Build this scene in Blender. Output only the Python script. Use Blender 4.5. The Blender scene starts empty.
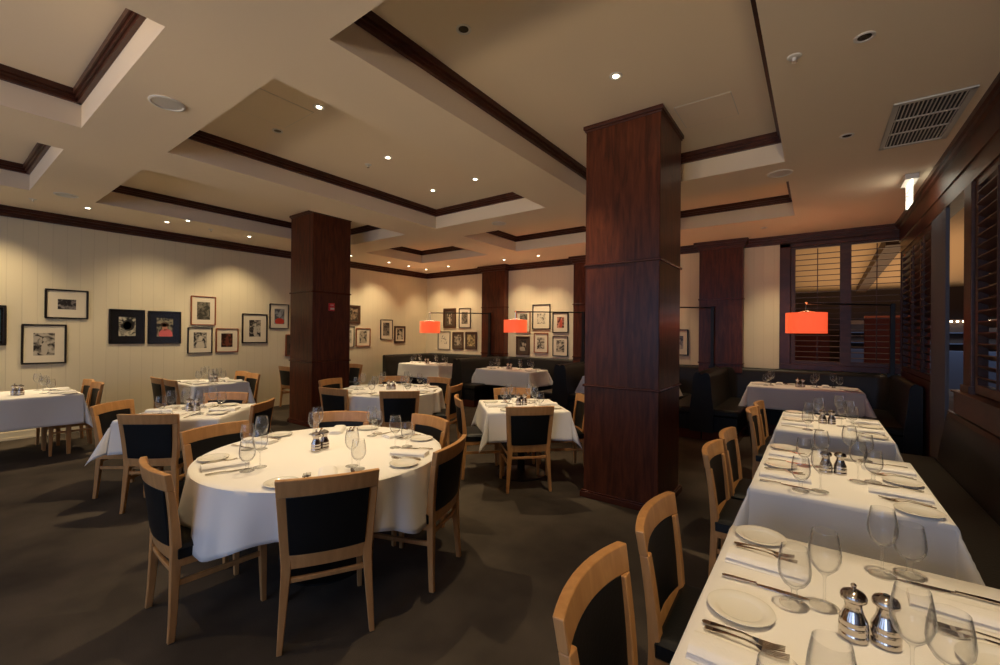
import bpy, math, random
from mathutils import Vector, Matrix
random.seed(7)
PI = math.pi
S = bpy.context.scene
C = S.collection

# ------------------------------------------------------------------ camera
EYE = 1.55
cd = bpy.data.cameras.new('camera'); cam = bpy.data.objects.new('camera', cd); C.objects.link(cam)
cd.sensor_width = 36.0; cd.lens = 430.5 / 1000 * 36.0; cd.clip_start = 0.02; cd.clip_end = 200
yaw, pitch, roll = math.radians(-36.35), math.radians(.185), math.radians(.528)
fwd = Vector((math.sin(yaw) * math.cos(pitch), math.cos(yaw) * math.cos(pitch), math.sin(pitch)))
rt = Vector((math.cos(yaw), -math.sin(yaw), 0)); up = rt.cross(fwd)
r2 = rt * math.cos(roll) + up * math.sin(roll); u2 = -rt * math.sin(roll) + up * math.cos(roll)
cam.matrix_world = Matrix(((r2.x, u2.x, -fwd.x, 0), (r2.y, u2.y, -fwd.y, 0), (r2.z, u2.z, -fwd.z, EYE), (0, 0, 0, 1)))
S.camera = cam
# ------------------------------------------------------------------ world, exposure
w = bpy.data.worlds.new('world'); S.world = w; w.use_nodes = True
bg = w.node_tree.nodes['Background']; bg.inputs[0].default_value = (.55, .68, 1, 1); bg.inputs[1].default_value = .05
S.view_settings.view_transform = 'Standard'; S.view_settings.look = 'None'
S.view_settings.exposure = 0.0; S.view_settings.gamma = 1; S.view_settings.use_curve_mapping = False

def area(loc, rot, sx, sy, power, color):
    l = bpy.data.lights.new('area_light', 'AREA'); l.shape = 'RECTANGLE'; l.size = sx; l.size_y = sy
    l.energy = power; l.color = color
    o = bpy.data.objects.new('area_light', l); C.objects.link(o); o.location = loc; o.rotation_euler = rot
    return o
DAY = (.46, .62, 1.0)
WARM = (1.0, .77, .47)
P_DAY, P_SPOT, P_UP = 30, 140, 260
# daylight standing outside the three windows of the wall behind the camera
for x, k in ((-6.6, .9), (-3.4, 1.1), (-.6, 2.2)):
    area((x, -4.3, 1.9), (PI / 2, 0, 0), 2.2, 2.0, P_DAY * k, DAY)
# unseen spots added behind the camera to brighten the ceiling
for x, ax, k in ((-7.4, -7.0, .4), (-4.4, -4.4, 1.0), (-1.6, -2.2, 1.0), (.5, -.2, 1.5)):
    l = bpy.data.lights.new('ceiling_fill', 'SPOT'); l.energy = P_UP * k; l.color = (1, .74, .44); l.spot_size = math.radians(56); l.spot_blend = .8; l.shadow_soft_size = .2
    o = bpy.data.objects.new('ceiling_fill', l); C.objects.link(o); o.location = (x, -3.6, 1.75)
    o.rotation_euler = Vector((ax - x, 6.0, 3.1)).to_track_quat('-Z', 'Y').to_euler()
# the neighbouring room beyond the shutters has its own lamps
area((1.5, 15.0, 2.0), (PI, 0, 0), 4, 10, 130, (1, .62, .32))
area((4.5, 6.5, 2.3), (PI, 0, 0), 3, 8, 45, (1, .62, .32))

area((8.6, 9.0, 1.6), (PI / 2, 0, PI / 2), 5, 1.6, 60, DAY)      # added cool light for the blue behind the shutters; no window there
area((3.4, 18.2, 2.6), (0, 0, 0), 4, .8, 60, (.5, .7, 1))  # added cool light that gives the bar its bluish glow

def spot(loc, aim, power, ang=70, blend=1.0, r=.035, color=WARM):
    l = bpy.data.lights.new('spot', 'SPOT'); l.energy = power; l.color = color
    l.spot_size = math.radians(ang); l.spot_blend = blend; l.shadow_soft_size = r
    o = bpy.data.objects.new('spot', l); C.objects.link(o); o.location = loc
    o.rotation_euler = (Vector(aim) - Vector(loc)).to_track_quat('-Z', 'Y').to_euler()
    return o
CL, CH = 3.26, 3.55          # low ceiling, coffer ceiling
# ceiling lamps: (x, y, ceiling z, aim x, aim y, aim z, power factor, cone)
LAMPS = [
 (-1.88, 2.12, CH, -2.45, 1.70, .76, 1.0, 46), (-1.26, 3.19, CH, -2.50, 3.95, .76, 1.0, 40),
 (-3.57, 2.11, CH, -2.80, 1.70, .76, 1.5, 46), (-4.33, 2.12, CH, -4.95, 1.66, .76, 1.8, 44),
 (-3.95, 3.18, CH, -3.2, 3.6, .4, .4, 70), (-3.57, 4.28, CH, -2.75, 4.05, .76, 1.7, 44),
 (-4.34, 4.28, CH, -4.75, 4.0, .76, 1.8, 46), (-6.664, 3.2, CH, -5.2, 2.6, .4, .4, 70),
 (-8.23, 1.42, CL, -7.95, .75, .76, 1.7, 60), (-8.28, .55, CL, -9.1, .55, .9, .60, 84),
 (-8.23, 2.33, CL, -7.75, 2.75, .76, 1.6, 58), (-7.85, 2.49, CL, -9.1, 2.3, .9, .55, 84),
 (-8.23, 3.55, CL, -9.1, 3.7, .9, .60, 84), (-8.35, 5.73, CL, -9.1, 5.9, .9, .60, 84),
 (-8.37, 6.80, CL, -9.1, 7.0, .9, .55, 84), (-8.39, 7.45, CL, -7.9, 7.8, .76, 1.3, 60),
 (-8.43, 8.09, CL, -8.6, 8.7, .9, .45, 84), (-7.57, 8.04, CL, -7.6, 8.7, .9, .60, 84),
 (-5.82, 8.04, CL, -5.6, 8.6, .9, .60, 84), (-4.89, 8.02, CL, -5.0, 8.4, .9, .7, 84),
 (-3.0, 8.02, CL, -2.9, 8.6, .9, .55, 84), (-.68, 7.91, CL, -.5, 8.3, .8, .7, 70),
 (.21, 3.19, CL, .12, 3.20, .76, 1.35, 44), (.197, 4.675, CL, .12, 4.95, .76, 1.5, 44),
 (.2, 1.60, CL, .12, 1.5, .76, 1.0, 48), (-.117, -.4, CL, -.1, .5, .4, .3, 70),
 (-3.57, -.4, CH, -2.9, .8, .5, .4, 70), (-6.66, 1.0, CH, -6.4, 1.4, .1, .5, 75),
 (-6.0, 5.4, CL, -5.9, 5.9, .1, .6, 75),
]

# ------------------------------------------------------------------ mesh helpers
class MB:
    def __init__(s): s.v = []; s.f = []
    def add(s, vs, fs):
        n = len(s.v); s.v += [tuple(v) for v in vs]; s.f += [tuple(i + n for i in f) for f in fs]; return s
    def box(s, x0, x1, y0, y1, z0, z1, fn=None):
        vs = [(x, y, z) for x in (x0, x1) for y in (y0, y1) for z in (z0, z1)]
        if fn: vs = [fn(*v) for v in vs]
        return s.add(vs, [(0, 1, 3, 2), (4, 6, 7, 5), (0, 4, 5, 1), (2, 3, 7, 6), (0, 2, 6, 4), (1, 5, 7, 3)])
    def lathe(s, prof, n=24, c=(0, 0, 0), sx=1, sy=1):
        vs = []; fs = []
        for r, z in prof:
            for k in range(n):
                a = 2 * PI * k / n; vs.append((c[0] + r * math.cos(a) * sx, c[1] + r * math.sin(a) * sy, c[2] + z))
        for i in range(len(prof) - 1):
            for k in range(n):
                fs.append((i * n + k, i * n + (k + 1) % n, (i + 1) * n + (k + 1) % n, (i + 1) * n + k))
        if prof[0][0] > 1e-6: fs.append(tuple(range(n - 1, -1, -1)))
        if prof[-1][0] > 1e-6: fs.append(tuple((len(prof) - 1) * n + k for k in range(n)))
        return s.add(vs, fs)
    def tube(s, pts, r, n=8):
        pts = [Vector(p) for p in pts]; vs = []; fs = []
        for i, p in enumerate(pts):
            d = (pts[min(i + 1, len(pts) - 1)] - pts[max(i - 1, 0)]).normalized()
            a = d.cross(Vector((0, 0, 1)))
            if a.length < .05: a = d.cross(Vector((1, 0, 0)))
            a.normalize(); b = d.cross(a)
            for k in range(n):
                t = 2 * PI * k / n; vs.append(p + (a * math.cos(t) + b * math.sin(t)) * r)
        for i in range(len(pts) - 1):
            for k in range(n): fs.append((i * n + k, i * n + (k + 1) % n, (i + 1) * n + (k + 1) % n, (i + 1) * n + k))
        fs.append(tuple(range(n - 1, -1, -1))); fs.append(tuple((len(pts) - 1) * n + k for k in range(n)))
        return s.add(vs, fs)
    def sweep(s, prof, frames):      # prof: list (a,b); frames: fn list mapping (a,b)->point ; closed profile, capped
        n = len(prof); vs = []; fs = []
        for fr in frames:
            for a, b in prof: vs.append(fr(a, b))
        for i in range(len(frames) - 1):
            for k in range(n): fs.append((i * n + k, i * n + (k + 1) % n, (i + 1) * n + (k + 1) % n, (i + 1) * n + k))
        fs.append(tuple(range(n - 1, -1, -1))); fs.append(tuple((len(frames) - 1) * n + k for k in range(n)))
        return s.add(vs, fs)
    def grid(s, fn, us, vs_):
        vs = [fn(u, v) for u in us for v in vs_]; m = len(vs_)
        return s.add(vs, [(i * m + j, (i + 1) * m + j, (i + 1) * m + j + 1, i * m + j + 1) for i in range(len(us) - 1) for j in range(m - 1)])
    def build(s, name, mat, parent=None, bevel=0, smooth=False, loc=None, angle=40):
        me = bpy.data.meshes.new(name); me.from_pydata(s.v, [], s.f); me.validate(); me.update()
        import bmesh
        bm = bmesh.new(); bm.from_mesh(me); bmesh.ops.remove_doubles(bm, verts=bm.verts, dist=1e-6)
        bmesh.ops.recalc_face_normals(bm, faces=bm.faces); bm.to_mesh(me); bm.free()
        me.materials.append(mat)
        if smooth:
            for p in me.polygons: p.use_smooth = True
            me.set_sharp_from_angle(angle=math.radians(angle))
        o = bpy.data.objects.new(name, me); C.objects.link(o)
        if parent: o.parent = parent
        if loc: o.location = loc
        if bevel:
            m = o.modifiers.new('bevel', 'BEVEL'); m.width = bevel; m.segments = 2; m.limit_method = 'ANGLE'
        return o

def empty(name, loc=(0, 0, 0), rz=0):
    o = bpy.data.objects.new(name, None); C.objects.link(o); o.location = loc; o.rotation_euler = (0, 0, rz)
    o.empty_display_size = .1; return o
def tag(o, label=None, cat=None, group=None, kind=None):
    if label: o['label'] = label
    if cat: o['category'] = cat
    if group: o['group'] = group
    if kind: o['kind'] = kind
    return o
def struct(o): o['kind'] = 'structure'; return o
KIDS = {}
def kids(root):
    if root.name not in KIDS: KIDS[root.name] = [c for c in bpy.data.objects if c.parent == root]
    return KIDS[root.name]
def dup(root, loc, rz=0):
    r = root.copy(); C.objects.link(r); r.location = loc; r.rotation_euler = (0, 0, rz)
    for ch in kids(root):
        c = ch.copy(); C.objects.link(c); c.parent = r
        for g in kids(ch):
            d = g.copy(); C.objects.link(d); d.parent = c
    return r

# ------------------------------------------------------------------ materials
def nt(name):
    m = bpy.data.materials.new(name); m.use_nodes = True; t = m.node_tree
    return m, t, t.nodes['Principled BSDF']
def mat(name, col, rough=.5, metal=0, spec=.5, noise=0, nscale=20, bump=0, bscale=60, stretch=(1, 1, 1), col2=None, coat=0, sheen=0):
    m, t, b = nt(name); N = t.nodes; L = t.links
    b.inputs['Base Color'].default_value = (*col, 1); b.inputs['Roughness'].default_value = rough
    b.inputs['Metallic'].default_value = metal; b.inputs['Specular IOR Level'].default_value = spec
    b.inputs['Coat Weight'].default_value = coat; b.inputs['Coat Roughness'].default_value = .15
    b.inputs['Sheen Weight'].default_value = sheen
    if col2 or bump:
        tc = N.new('ShaderNodeTexCoord'); mp = N.new('ShaderNodeMapping'); mp.inputs['Scale'].default_value = stretch
        L.new(tc.outputs['Object'], mp.inputs[0])
    if col2:
        n = N.new('ShaderNodeTexNoise'); n.inputs['Scale'].default_value = nscale; n.inputs['Detail'].default_value = 5
        n.inputs['Roughness'].default_value = .6; n.inputs['Distortion'].default_value = .6
        r = N.new('ShaderNodeValToRGB'); r.color_ramp.elements[0].position = .35; r.color_ramp.elements[1].position = .65
        r.color_ramp.elements[0].color = (*col, 1); r.color_ramp.elements[1].color = (*col2, 1)
        L.new(mp.outputs[0], n.inputs['Vector']); L.new(n.outputs[0], r.inputs[0]); L.new(r.outputs[0], b.inputs['Base Color'])
    if bump:
        n2 = N.new('ShaderNodeTexNoise'); n2.inputs['Scale'].default_value = bscale; n2.inputs['Detail'].default_value = 3
        bp = N.new('ShaderNodeBump'); bp.inputs['Strength'].default_value = bump; bp.inputs['Distance'].default_value = .01
        L.new(mp.outputs[0], n2.inputs['Vector']); L.new(n2.outputs[0], bp.inputs['Height']); L.new(bp.outputs[0], b.inputs['Normal'])
    return m
def emit(name, col, st, base=None):
    m, t, b = nt(name); b.inputs['Base Color'].default_value = (*(base or col), 1)
    b.inputs['Emission Color'].default_value = (*col, 1); b.inputs['Emission Strength'].default_value = st
    b.inputs['Roughness'].default_value = .7; return m
def glass_mat(name):
    m, t, b = nt(name); N = t.nodes; L = t.links; N.remove(b)
    out = N['Material Output']; tr = N.new('ShaderNodeBsdfTransparent'); gl = N.new('ShaderNodeBsdfGlossy')
    gl.inputs['Roughness'].default_value = .03; mx = N.new('ShaderNodeMixShader'); fr = N.new('ShaderNodeFresnel'); fr.inputs[0].default_value = 1.45
    lw = N.new('ShaderNodeLayerWeight'); lw.inputs[0].default_value = .5; rp = N.new('ShaderNodeValToRGB')
    rp.color_ramp.elements[0].position = .45; rp.color_ramp.elements[0].color = (.975, .975, .97, 1)
    rp.color_ramp.elements[1].position = 1.0; rp.color_ramp.elements[1].color = (.62, .62, .61, 1)
    pw = N.new('ShaderNodeMath'); pw.operation = 'POWER'; pw.inputs[1].default_value = 3.0
    ml = N.new('ShaderNodeMath'); ml.operation = 'MULTIPLY_ADD'; ml.inputs[1].default_value = .60; ml.inputs[2].default_value = .022
    N.remove(fr); L.new(lw.outputs['Facing'], rp.inputs[0]); L.new(rp.outputs[0], tr.inputs[0])
    L.new(lw.outputs['Facing'], pw.inputs[0]); L.new(pw.outputs[0], ml.inputs[0])
    L.new(ml.outputs[0], mx.inputs[0]); L.new(tr.outputs[0], mx.inputs[1]); L.new(gl.outputs[0], mx.inputs[2])
    df = N.new('ShaderNodeBsdfDiffuse'); df.inputs[0].default_value = (.82, .82, .80, 1); m2 = N.new('ShaderNodeMixShader')  # white diffuse mixed into the edges stands in for bright rim highlights
    p2 = N.new('ShaderNodeMath'); p2.operation = 'POWER'; p2.inputs[1].default_value = 5.0
    k2 = N.new('ShaderNodeMath'); k2.operation = 'MULTIPLY_ADD'; k2.inputs[1].default_value = .55; k2.inputs[2].default_value = .015
    L.new(lw.outputs['Facing'], p2.inputs[0]); L.new(p2.outputs[0], k2.inputs[0]); L.new(k2.outputs[0], m2.inputs[0])
    L.new(mx.outputs[0], m2.inputs[1]); L.new(df.outputs[0], m2.inputs[2]); L.new(m2.outputs[0], out.inputs[0])
    return m
def boards(name, col, axis):       # cream tongue-and-groove boarding, grooves every 15 cm
    m, t, b = nt(name); N = t.nodes; L = t.links; b.inputs['Roughness'].default_value = .55
    tc = N.new('ShaderNodeTexCoord'); sp = N.new('ShaderNodeSeparateXYZ'); L.new(tc.outputs['Object'], sp.inputs[0])
    a = N.new('ShaderNodeMath'); a.operation = 'DIVIDE'; a.inputs[1].default_value = .15; L.new(sp.outputs[axis], a.inputs[0])
    f = N.new('ShaderNodeMath'); f.operation = 'FRACT'; L.new(a.outputs[0], f.inputs[0])
    g = N.new('ShaderNodeMath'); g.operation = 'PINGPONG'; g.inputs[1].default_value = .5; L.new(f.outputs[0], g.inputs[0])
    r = N.new('ShaderNodeValToRGB'); r.color_ramp.elements[0].position = .0; r.color_ramp.elements[1].position = .035
    L.new(g.outputs[0], r.inputs[0]); bp = N.new('ShaderNodeBump'); bp.inputs['Strength'].default_value = .3; bp.inputs['Distance'].default_value = .008
    L.new(r.outputs[0], bp.inputs['Height']); L.new(bp.outputs[0], b.inputs['Normal'])
    mx = N.new('ShaderNodeMix'); mx.data_type = 'RGBA'; mx.inputs[6].default_value = (col[0] * .88, col[1] * .87, col[2] * .85, 1); mx.inputs[7].default_value = (*col, 1)
    L.new(r.outputs[0], mx.inputs[0]); L.new(mx.outputs[2], b.inputs['Base Color']); return m
def carpet_mat():
    m, t, b = nt('carpet'); N = t.nodes; L = t.links; b.inputs['Roughness'].default_value = .95; b.inputs['Specular IOR Level'].default_value = .1
    tc = N.new('ShaderNodeTexCoord')
    n1 = N.new('ShaderNodeTexNoise'); n1.inputs['Scale'].default_value = 1.7; n1.inputs['Detail'].default_value = 4
    n2 = N.new('ShaderNodeTexNoise'); n2.inputs['Scale'].default_value = 260; n2.inputs['Detail'].default_value = 2
    r = N.new('ShaderNodeValToRGB'); r.color_ramp.elements[0].position = .38; r.color_ramp.elements[1].position = .62
    r.color_ramp.elements[0].color = (.062, .050, .038, 1); r.color_ramp.elements[1].color = (.100, .080, .060, 1)
    mx = N.new('ShaderNodeMix'); mx.data_type = 'RGBA'; mx.blend_type = 'MULTIPLY'; mx.inputs[0].default_value = .7
    r2_ = N.new('ShaderNodeValToRGB'); r2_.color_ramp.elements[0].position = .3; r2_.color_ramp.elements[1].position = .7
    r2_.color_ramp.elements[0].color = (.55, .55, .55, 1); r2_.color_ramp.elements[1].color = (1.3, 1.3, 1.3, 1)
    for n in (n1, n2): L.new(tc.outputs['Object'], n.inputs['Vector'])
    L.new(n1.outputs[0], r.inputs[0]); L.new(n2.outputs[0], r2_.inputs[0]); L.new(r.outputs[0], mx.inputs[6]); L.new(r2_.outputs[0], mx.inputs[7])
    L.new(mx.outputs[2], b.inputs['Base Color'])
    bp = N.new('ShaderNodeBump'); bp.inputs['Strength'].default_value = .4; bp.inputs['Distance'].default_value = .006
    L.new(n2.outputs[0], bp.inputs['Height']); L.new(bp.outputs[0], b.inputs['Normal']); return m
def photo_mat(name, seed, dark, light, scale=5, blotch=.5):
    m, t, b = nt(name); N = t.nodes; L = t.links; b.inputs['Roughness'].default_value = .35
    tc = N.new('ShaderNodeTexCoord'); mp = N.new('ShaderNodeMapping'); mp.inputs['Location'].default_value = (seed * 3.7, seed * 1.3, seed * 2.1)
    n = N.new('ShaderNodeTexNoise'); n.inputs['Scale'].default_value = scale; n.inputs['Detail'].default_value = 3; n.inputs['Distortion'].default_value = 1.2
    r = N.new('ShaderNodeValToRGB'); r.color_ramp.elements[0].position = blotch - .08; r.color_ramp.elements[1].position = blotch + .1
    r.color_ramp.elements[0].color = (*dark, 1); r.color_ramp.elements[1].color = (*light, 1)
    L.new(tc.outputs['Object'], mp.inputs[0]); L.new(mp.outputs[0], n.inputs['Vector']); L.new(n.outputs[0], r.inputs[0]); L.new(r.outputs[0], b.inputs['Base Color'])
    return m

M = {}
M['ceil'] = mat('ceiling_paint', (.86, .73, .55), .9, bump=.05, bscale=40)
M['wood'] = mat('mahogany', (.058, .016, .0075), .32, col2=(.135, .036, .014), nscale=3.2, stretch=(7, 7, .8), spec=.28)
M['woodh'] = mat('mahogany_trim', (.045, .012, .006), .35, col2=(.085, .024, .012), nscale=5, spec=.4)
M['woodr'] = mat('mahogany_rail', (.085, .020, .010), .25, spec=.5)
M['shut'] = mat('shutter_wood', (.055, .020, .011), .42, col2=(.085, .032, .018), nscale=5, stretch=(1, 1, 4))
M['wallx'] = boards('cream_boards', (.80, .71, .50), 1)
M['wally'] = boards('cream_boards_b', (.80, .71, .50), 0)
M['plain'] = mat('cream_paint', (.80, .71, .50), .6)
M['carpet'] = carpet_mat()
M['beech'] = mat('beech', (.50, .245, .085), .36, col2=(.60, .31, .115), nscale=4, stretch=(6, 6, 1), spec=.4)
M['leather'] = mat('black_leather', (.007, .007, .0065), .5, spec=.3, bump=.12, bscale=90)
M['booth'] = mat('booth_leather', (.015, .0135, .011), .42, spec=.3, bump=.12, bscale=60)
M['cloth'] = mat('white_linen', (.86, .83, .77), .85, spec=.2, bump=.10, bscale=160, sheen=.1)
M['napkin'] = mat('napkin_linen', (.84, .81, .76), .85, spec=.2, bump=.15, bscale=120)
M['china'] = mat('white_china', (.80, .77, .68), .12, spec=.5)
M['steel'] = mat('polished_steel', (.62, .58, .52), .14, metal=1)
M['chrome'] = mat('mill_steel', (.55, .50, .45), .12, metal=1)
M['black'] = mat('black_metal', (.012, .011, .010), .4, metal=.3)
M['base'] = mat('pedestal_iron', (.03, .028, .026), .4, metal=.6)
M['slate'] = mat('slate_paint', (.115, .125, .15), .6)
M['glass'] = glass_mat('clear_glass')
M['white'] = mat('white_plastic', (.75, .72, .66), .5)
M['grille'] = mat('vent_white', (.62, .60, .55), .55)
M['dark'] = mat('vent_dark', (.03, .035, .04), .8)
M['lens'] = emit('lamp_lens', (1, .86, .62), 14)
M['lensoff'] = mat('lamp_lens_off', (.10, .085, .06), .15, metal=.6)
M['shade'] = emit('orange_shade', (1.0, .085, .018), .95, (.75, .40, .25))
M['glow'] = emit('lamp_diffuser', (1, .55, .28), 1.6)
M['exit'] = emit('exit_panel', (1, .93, .74), 3.0)
M['red'] = mat('alarm_red', (.65, .03, .03), .35)
M['frame_black'] = mat('frame_black', (.018, .013, .010), .35)
M['frame_brown'] = mat('frame_brown', (.075, .032, .014), .4)
M['frame_orange'] = mat('frame_cherry', (.30, .085, .025), .4)
M['mat_white'] = mat('mat_board', (.76, .68, .52), .8)
M['mat_black'] = mat('mat_board_black', (.012, .011, .011), .25, spec=.6)
M['mat_brown'] = mat('mat_board_brown', (.085, .055, .034), .7)
M['redwall'] = mat('annex_red', (.13, .022, .010), .7)
M['annexwood'] = mat('annex_wood', (.055, .028, .016), .6)
M['tan'] = mat('annex_ceiling', (.55, .40, .24), .9)
M['bulb'] = emit('bulb', (1, .82, .55), 9)
M['bluebar'] = mat('bar_counter', (.10, .12, .17), .35)

# ------------------------------------------------------------------ room shell
XL, XR, YB, YS = -9.10, 1.02, 8.77, -4.0
b = MB().box(XL - .15, 9, YS - 1, 22, -.12, 0); struct(b.build('floor', M['carpet']))
COL = [(-7.80, -5.75), (-5.02, -2.96), (-2.30, -.26)]
ROW = [(-2.8, .82), (1.42, 5.03), (5.69, 7.34)]
b = MB()
xs = [XL - .1] + [v for c in COL for v in c] + [XR + .12]
ys = [YS - .1] + [v for r in ROW for v in r] + [YB + .15]
for i in range(len(xs) - 1):
    for j in range(len(ys) - 1):
        hole = (i % 2 == 1) and (j % 2 == 1)
        if hole: b.box(xs[i] - .02, xs[i + 1] + .02, ys[j] - .02, ys[j + 1] + .02, CH, CH + .08)
        else: b.box(xs[i], xs[i + 1], ys[j], ys[j + 1], CL, CH + .08)
struct(b.build('ceiling', M['ceil']))
n = 1
for (x0, x1) in COL:
    for (y0, y1) in ROW:
        b = MB()
        for p, z0, z1 in ((.062, CH - .045, CH), (.045, CH - .07, CH - .045), (.03, CH - .098, CH - .07)):
            b.box(x0, x1, y0, y0 + p, z0, z1); b.box(x0, x1, y1 - p, y1, z0, z1)
            b.box(x0, x0 + p, y0, y1, z0, z1); b.box(x1 - p, x1, y0, y1, z0, z1)
        struct(b.build('trim_%d' % n, M['woodh'])); n += 1
# walls
struct(MB().box(XL - .15, XL, YS, YB + .15, 0, CL).build('wall_left', M['wallx']))
b = MB().box(XL - .15, -.50, YB, YB + .15, 0, CL).box(-.50, XR + .12, YB, YB + .15, 0, 1.06).box(-.5, XR + .12, YB, YB + .15, 3.08, CL)
struct(b.build('wall_back', M['wally']))
# right wall: low wall, header, posts
b = MB().box(XR, XR + .12, YS, 5.27, 0, 1.06).box(XR, XR + .12, 6.60, YB, 0, 1.06).box(XR, XR + .03, 5.27, 6.6, 0, .85)
b.box(XR, XR + .12, YS, YB, 2.82, CL).box(XR, XR + .12, YS, -1.0, 1.06, 2.82)
struct(b.build('wall_right', M['woodh']))
b = MB()
for x0, x1 in ((XL, -7.8), (-5.4, -4.6), (-2.2, -1.7), (.6, XR + .1)): b.box(x0, x1, YS - .15, YS, 0, CL)
b = MB(); cur = XL
for x in (-6.6, -3.4, -.6):
    b.box(cur, x - 1.1, YS - .15, YS, 0, CL); b.box(x - 1.1, x + 1.1, YS - .15, YS, 0, .9); b.box(x - 1.1, x + 1.1, YS - .15, YS, 2.9, CL); cur = x + 1.1
b.box(cur, XR + .12, YS - .15, YS, 0, CL)
struct(b.build('wall_front', M['plain']))
# crown mouldings
def crown(b, axis, at, a0, a1, sgn):
    for p, z0, z1 in ((.085, CL - .05, CL), (.06, CL - .085, CL - .05), (.03, CL - .14, CL - .085)):
        if axis == 'x': b.box(min(at, at + sgn * p), max(at, at + sgn * p), a0, a1, z0, z1)
        else: b.box(a0, a1, min(at, at + sgn * p), max(at, at + sgn * p), z0, z1)
b = MB(); crown(b, 'x', XL, YS, YB, 1); struct(b.build('trim_10', M['woodh']))
b = MB(); crown(b, 'y', YB, XL, XR, -1); struct(b.build('trim_11', M['woodh']))
b = MB(); crown(b, 'x', XR, YS, YB, -1); b.box(XR - .03, XR, YS, YB, 2.98, CL - .14); b.box(XR - .015, XR, YS, YB, 2.82, 2.98)
struct(b.build('trim_12', M['woodh']))
b = MB().box(XL, XL + .018, YS, YB, 0, .11).box(XL, XL + .026, YS, YB, 0, .03); struct(b.build('baseboard_left', M['plain']))
b = MB().box(XL, XR, YB - .018, YB, 0, .11); struct(b.build('baseboard_back', M['plain']))
# wood sill board running above the window bench
b = MB().box(.965, XR + .01, YS, 5.38, .905, 1.085).box(.945, XR + .12, YS, 5.38, 1.085, 1.10)
struct(b.build('trim_13', M['shut']))
b = MB().box(.90, XR, YB - .05, YB - .0, .98, 1.06)
# ------------------------------------------------------------------ columns
def column(x0, x1, y0, y1, zt, label):
    t = empty('column', ((x0 + x1) / 2, (y0 + y1) / 2, 0))
    hx, hy = (x1 - x0) / 2, (y1 - y0) / 2
    MB().box(-hx, hx, -hy, hy, 0, zt).build('shaft', M['wood'], t, bevel=.006)
    def ring(b, z0, z1, p): b.box(-hx - p, hx + p, -hy - p, hy + p, z0, z1)
    b = MB(); ring(b, zt - .035, zt, .022); ring(b, zt - .055, zt - .035, .010); b.build('cap_moulding', M['woodh'], t, bevel=.004)
    for z in (2.215, 1.065):
        b = MB(); ring(b, z - .012, z + .012, .016); b.build('rail_moulding', M['woodr'], t, bevel=.008)
    b = MB(); ring(b, 0, .055, .028); ring(b, .055, .070, .018); b.build('base_moulding', M['woodr'], t, bevel=.006)
    return tag(t, label, 'column')
column(-1.80, -1.10, 3.82, 4.52, CH, 'large square mahogany column standing in front, beside the square table')
column(-7.31, -6.61, 3.83, 4.53, CH, 'square mahogany column further back with the small red alarm on it')
def pilaster(x0, x1, label):
    y0 = 8.60; t = empty('pilaster', ((x0 + x1) / 2, (y0 + YB) / 2, 0)); hx, hy = (x1 - x0) / 2, (YB - y0) / 2
    MB().box(-hx, hx, -hy, hy, .9, CL).build('shaft', M['wood'], t, bevel=.005)
    b = MB()
    for p, z0, z1 in ((.085, CL - .05, CL), (.06, CL - .085, CL - .05), (.03, CL - .14, CL - .085)): b.box(-hx - p, hx + p, -hy - p, hy, z0, z1)
    b.build('crown_moulding', M['woodh'], t)
    for z in (2.215, 1.06): MB().box(-hx - .014, hx + .014, -hy - .014, hy, z - .012, z + .012).build('rail_moulding', M['woodr'], t, bevel=.006)
    return tag(t, label, 'pilaster')
pilaster(-6.92, -6.20, 'mahogany pilaster between the two left picture groups on the back wall')
pilaster(-4.33, -3.62, 'mahogany pilaster on the back wall, half behind the large column')
pilaster(-1.76, -1.05, 'mahogany pilaster left of the plain cream panel and the shutters')
t = empty('column', (1.07, 6.26, 0)); MB().box(-.065, -.035, -.32, .34, 0, 2.82).build('shaft', M['slate'], t, bevel=.005)
MB().box(-.075, -.03, -.32, .345, 0, .1).build('base_moulding', M['slate'], t)
tag(t, 'narrow slate grey column between the shutters and the wall opening', 'column')
t = empty('column', (1.06, 5.16, 0)); MB().box(-.06, .00, -.11, .11, 1.10, 2.82).build('shaft', M['shut'], t, bevel=.008)
MB().box(-.075, .01, -.13, .12, 1.10, 1.16).build('base_moulding', M['shut'], t)
tag(t, 'slim dark wood post at the right side of the wall opening', 'column')
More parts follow.
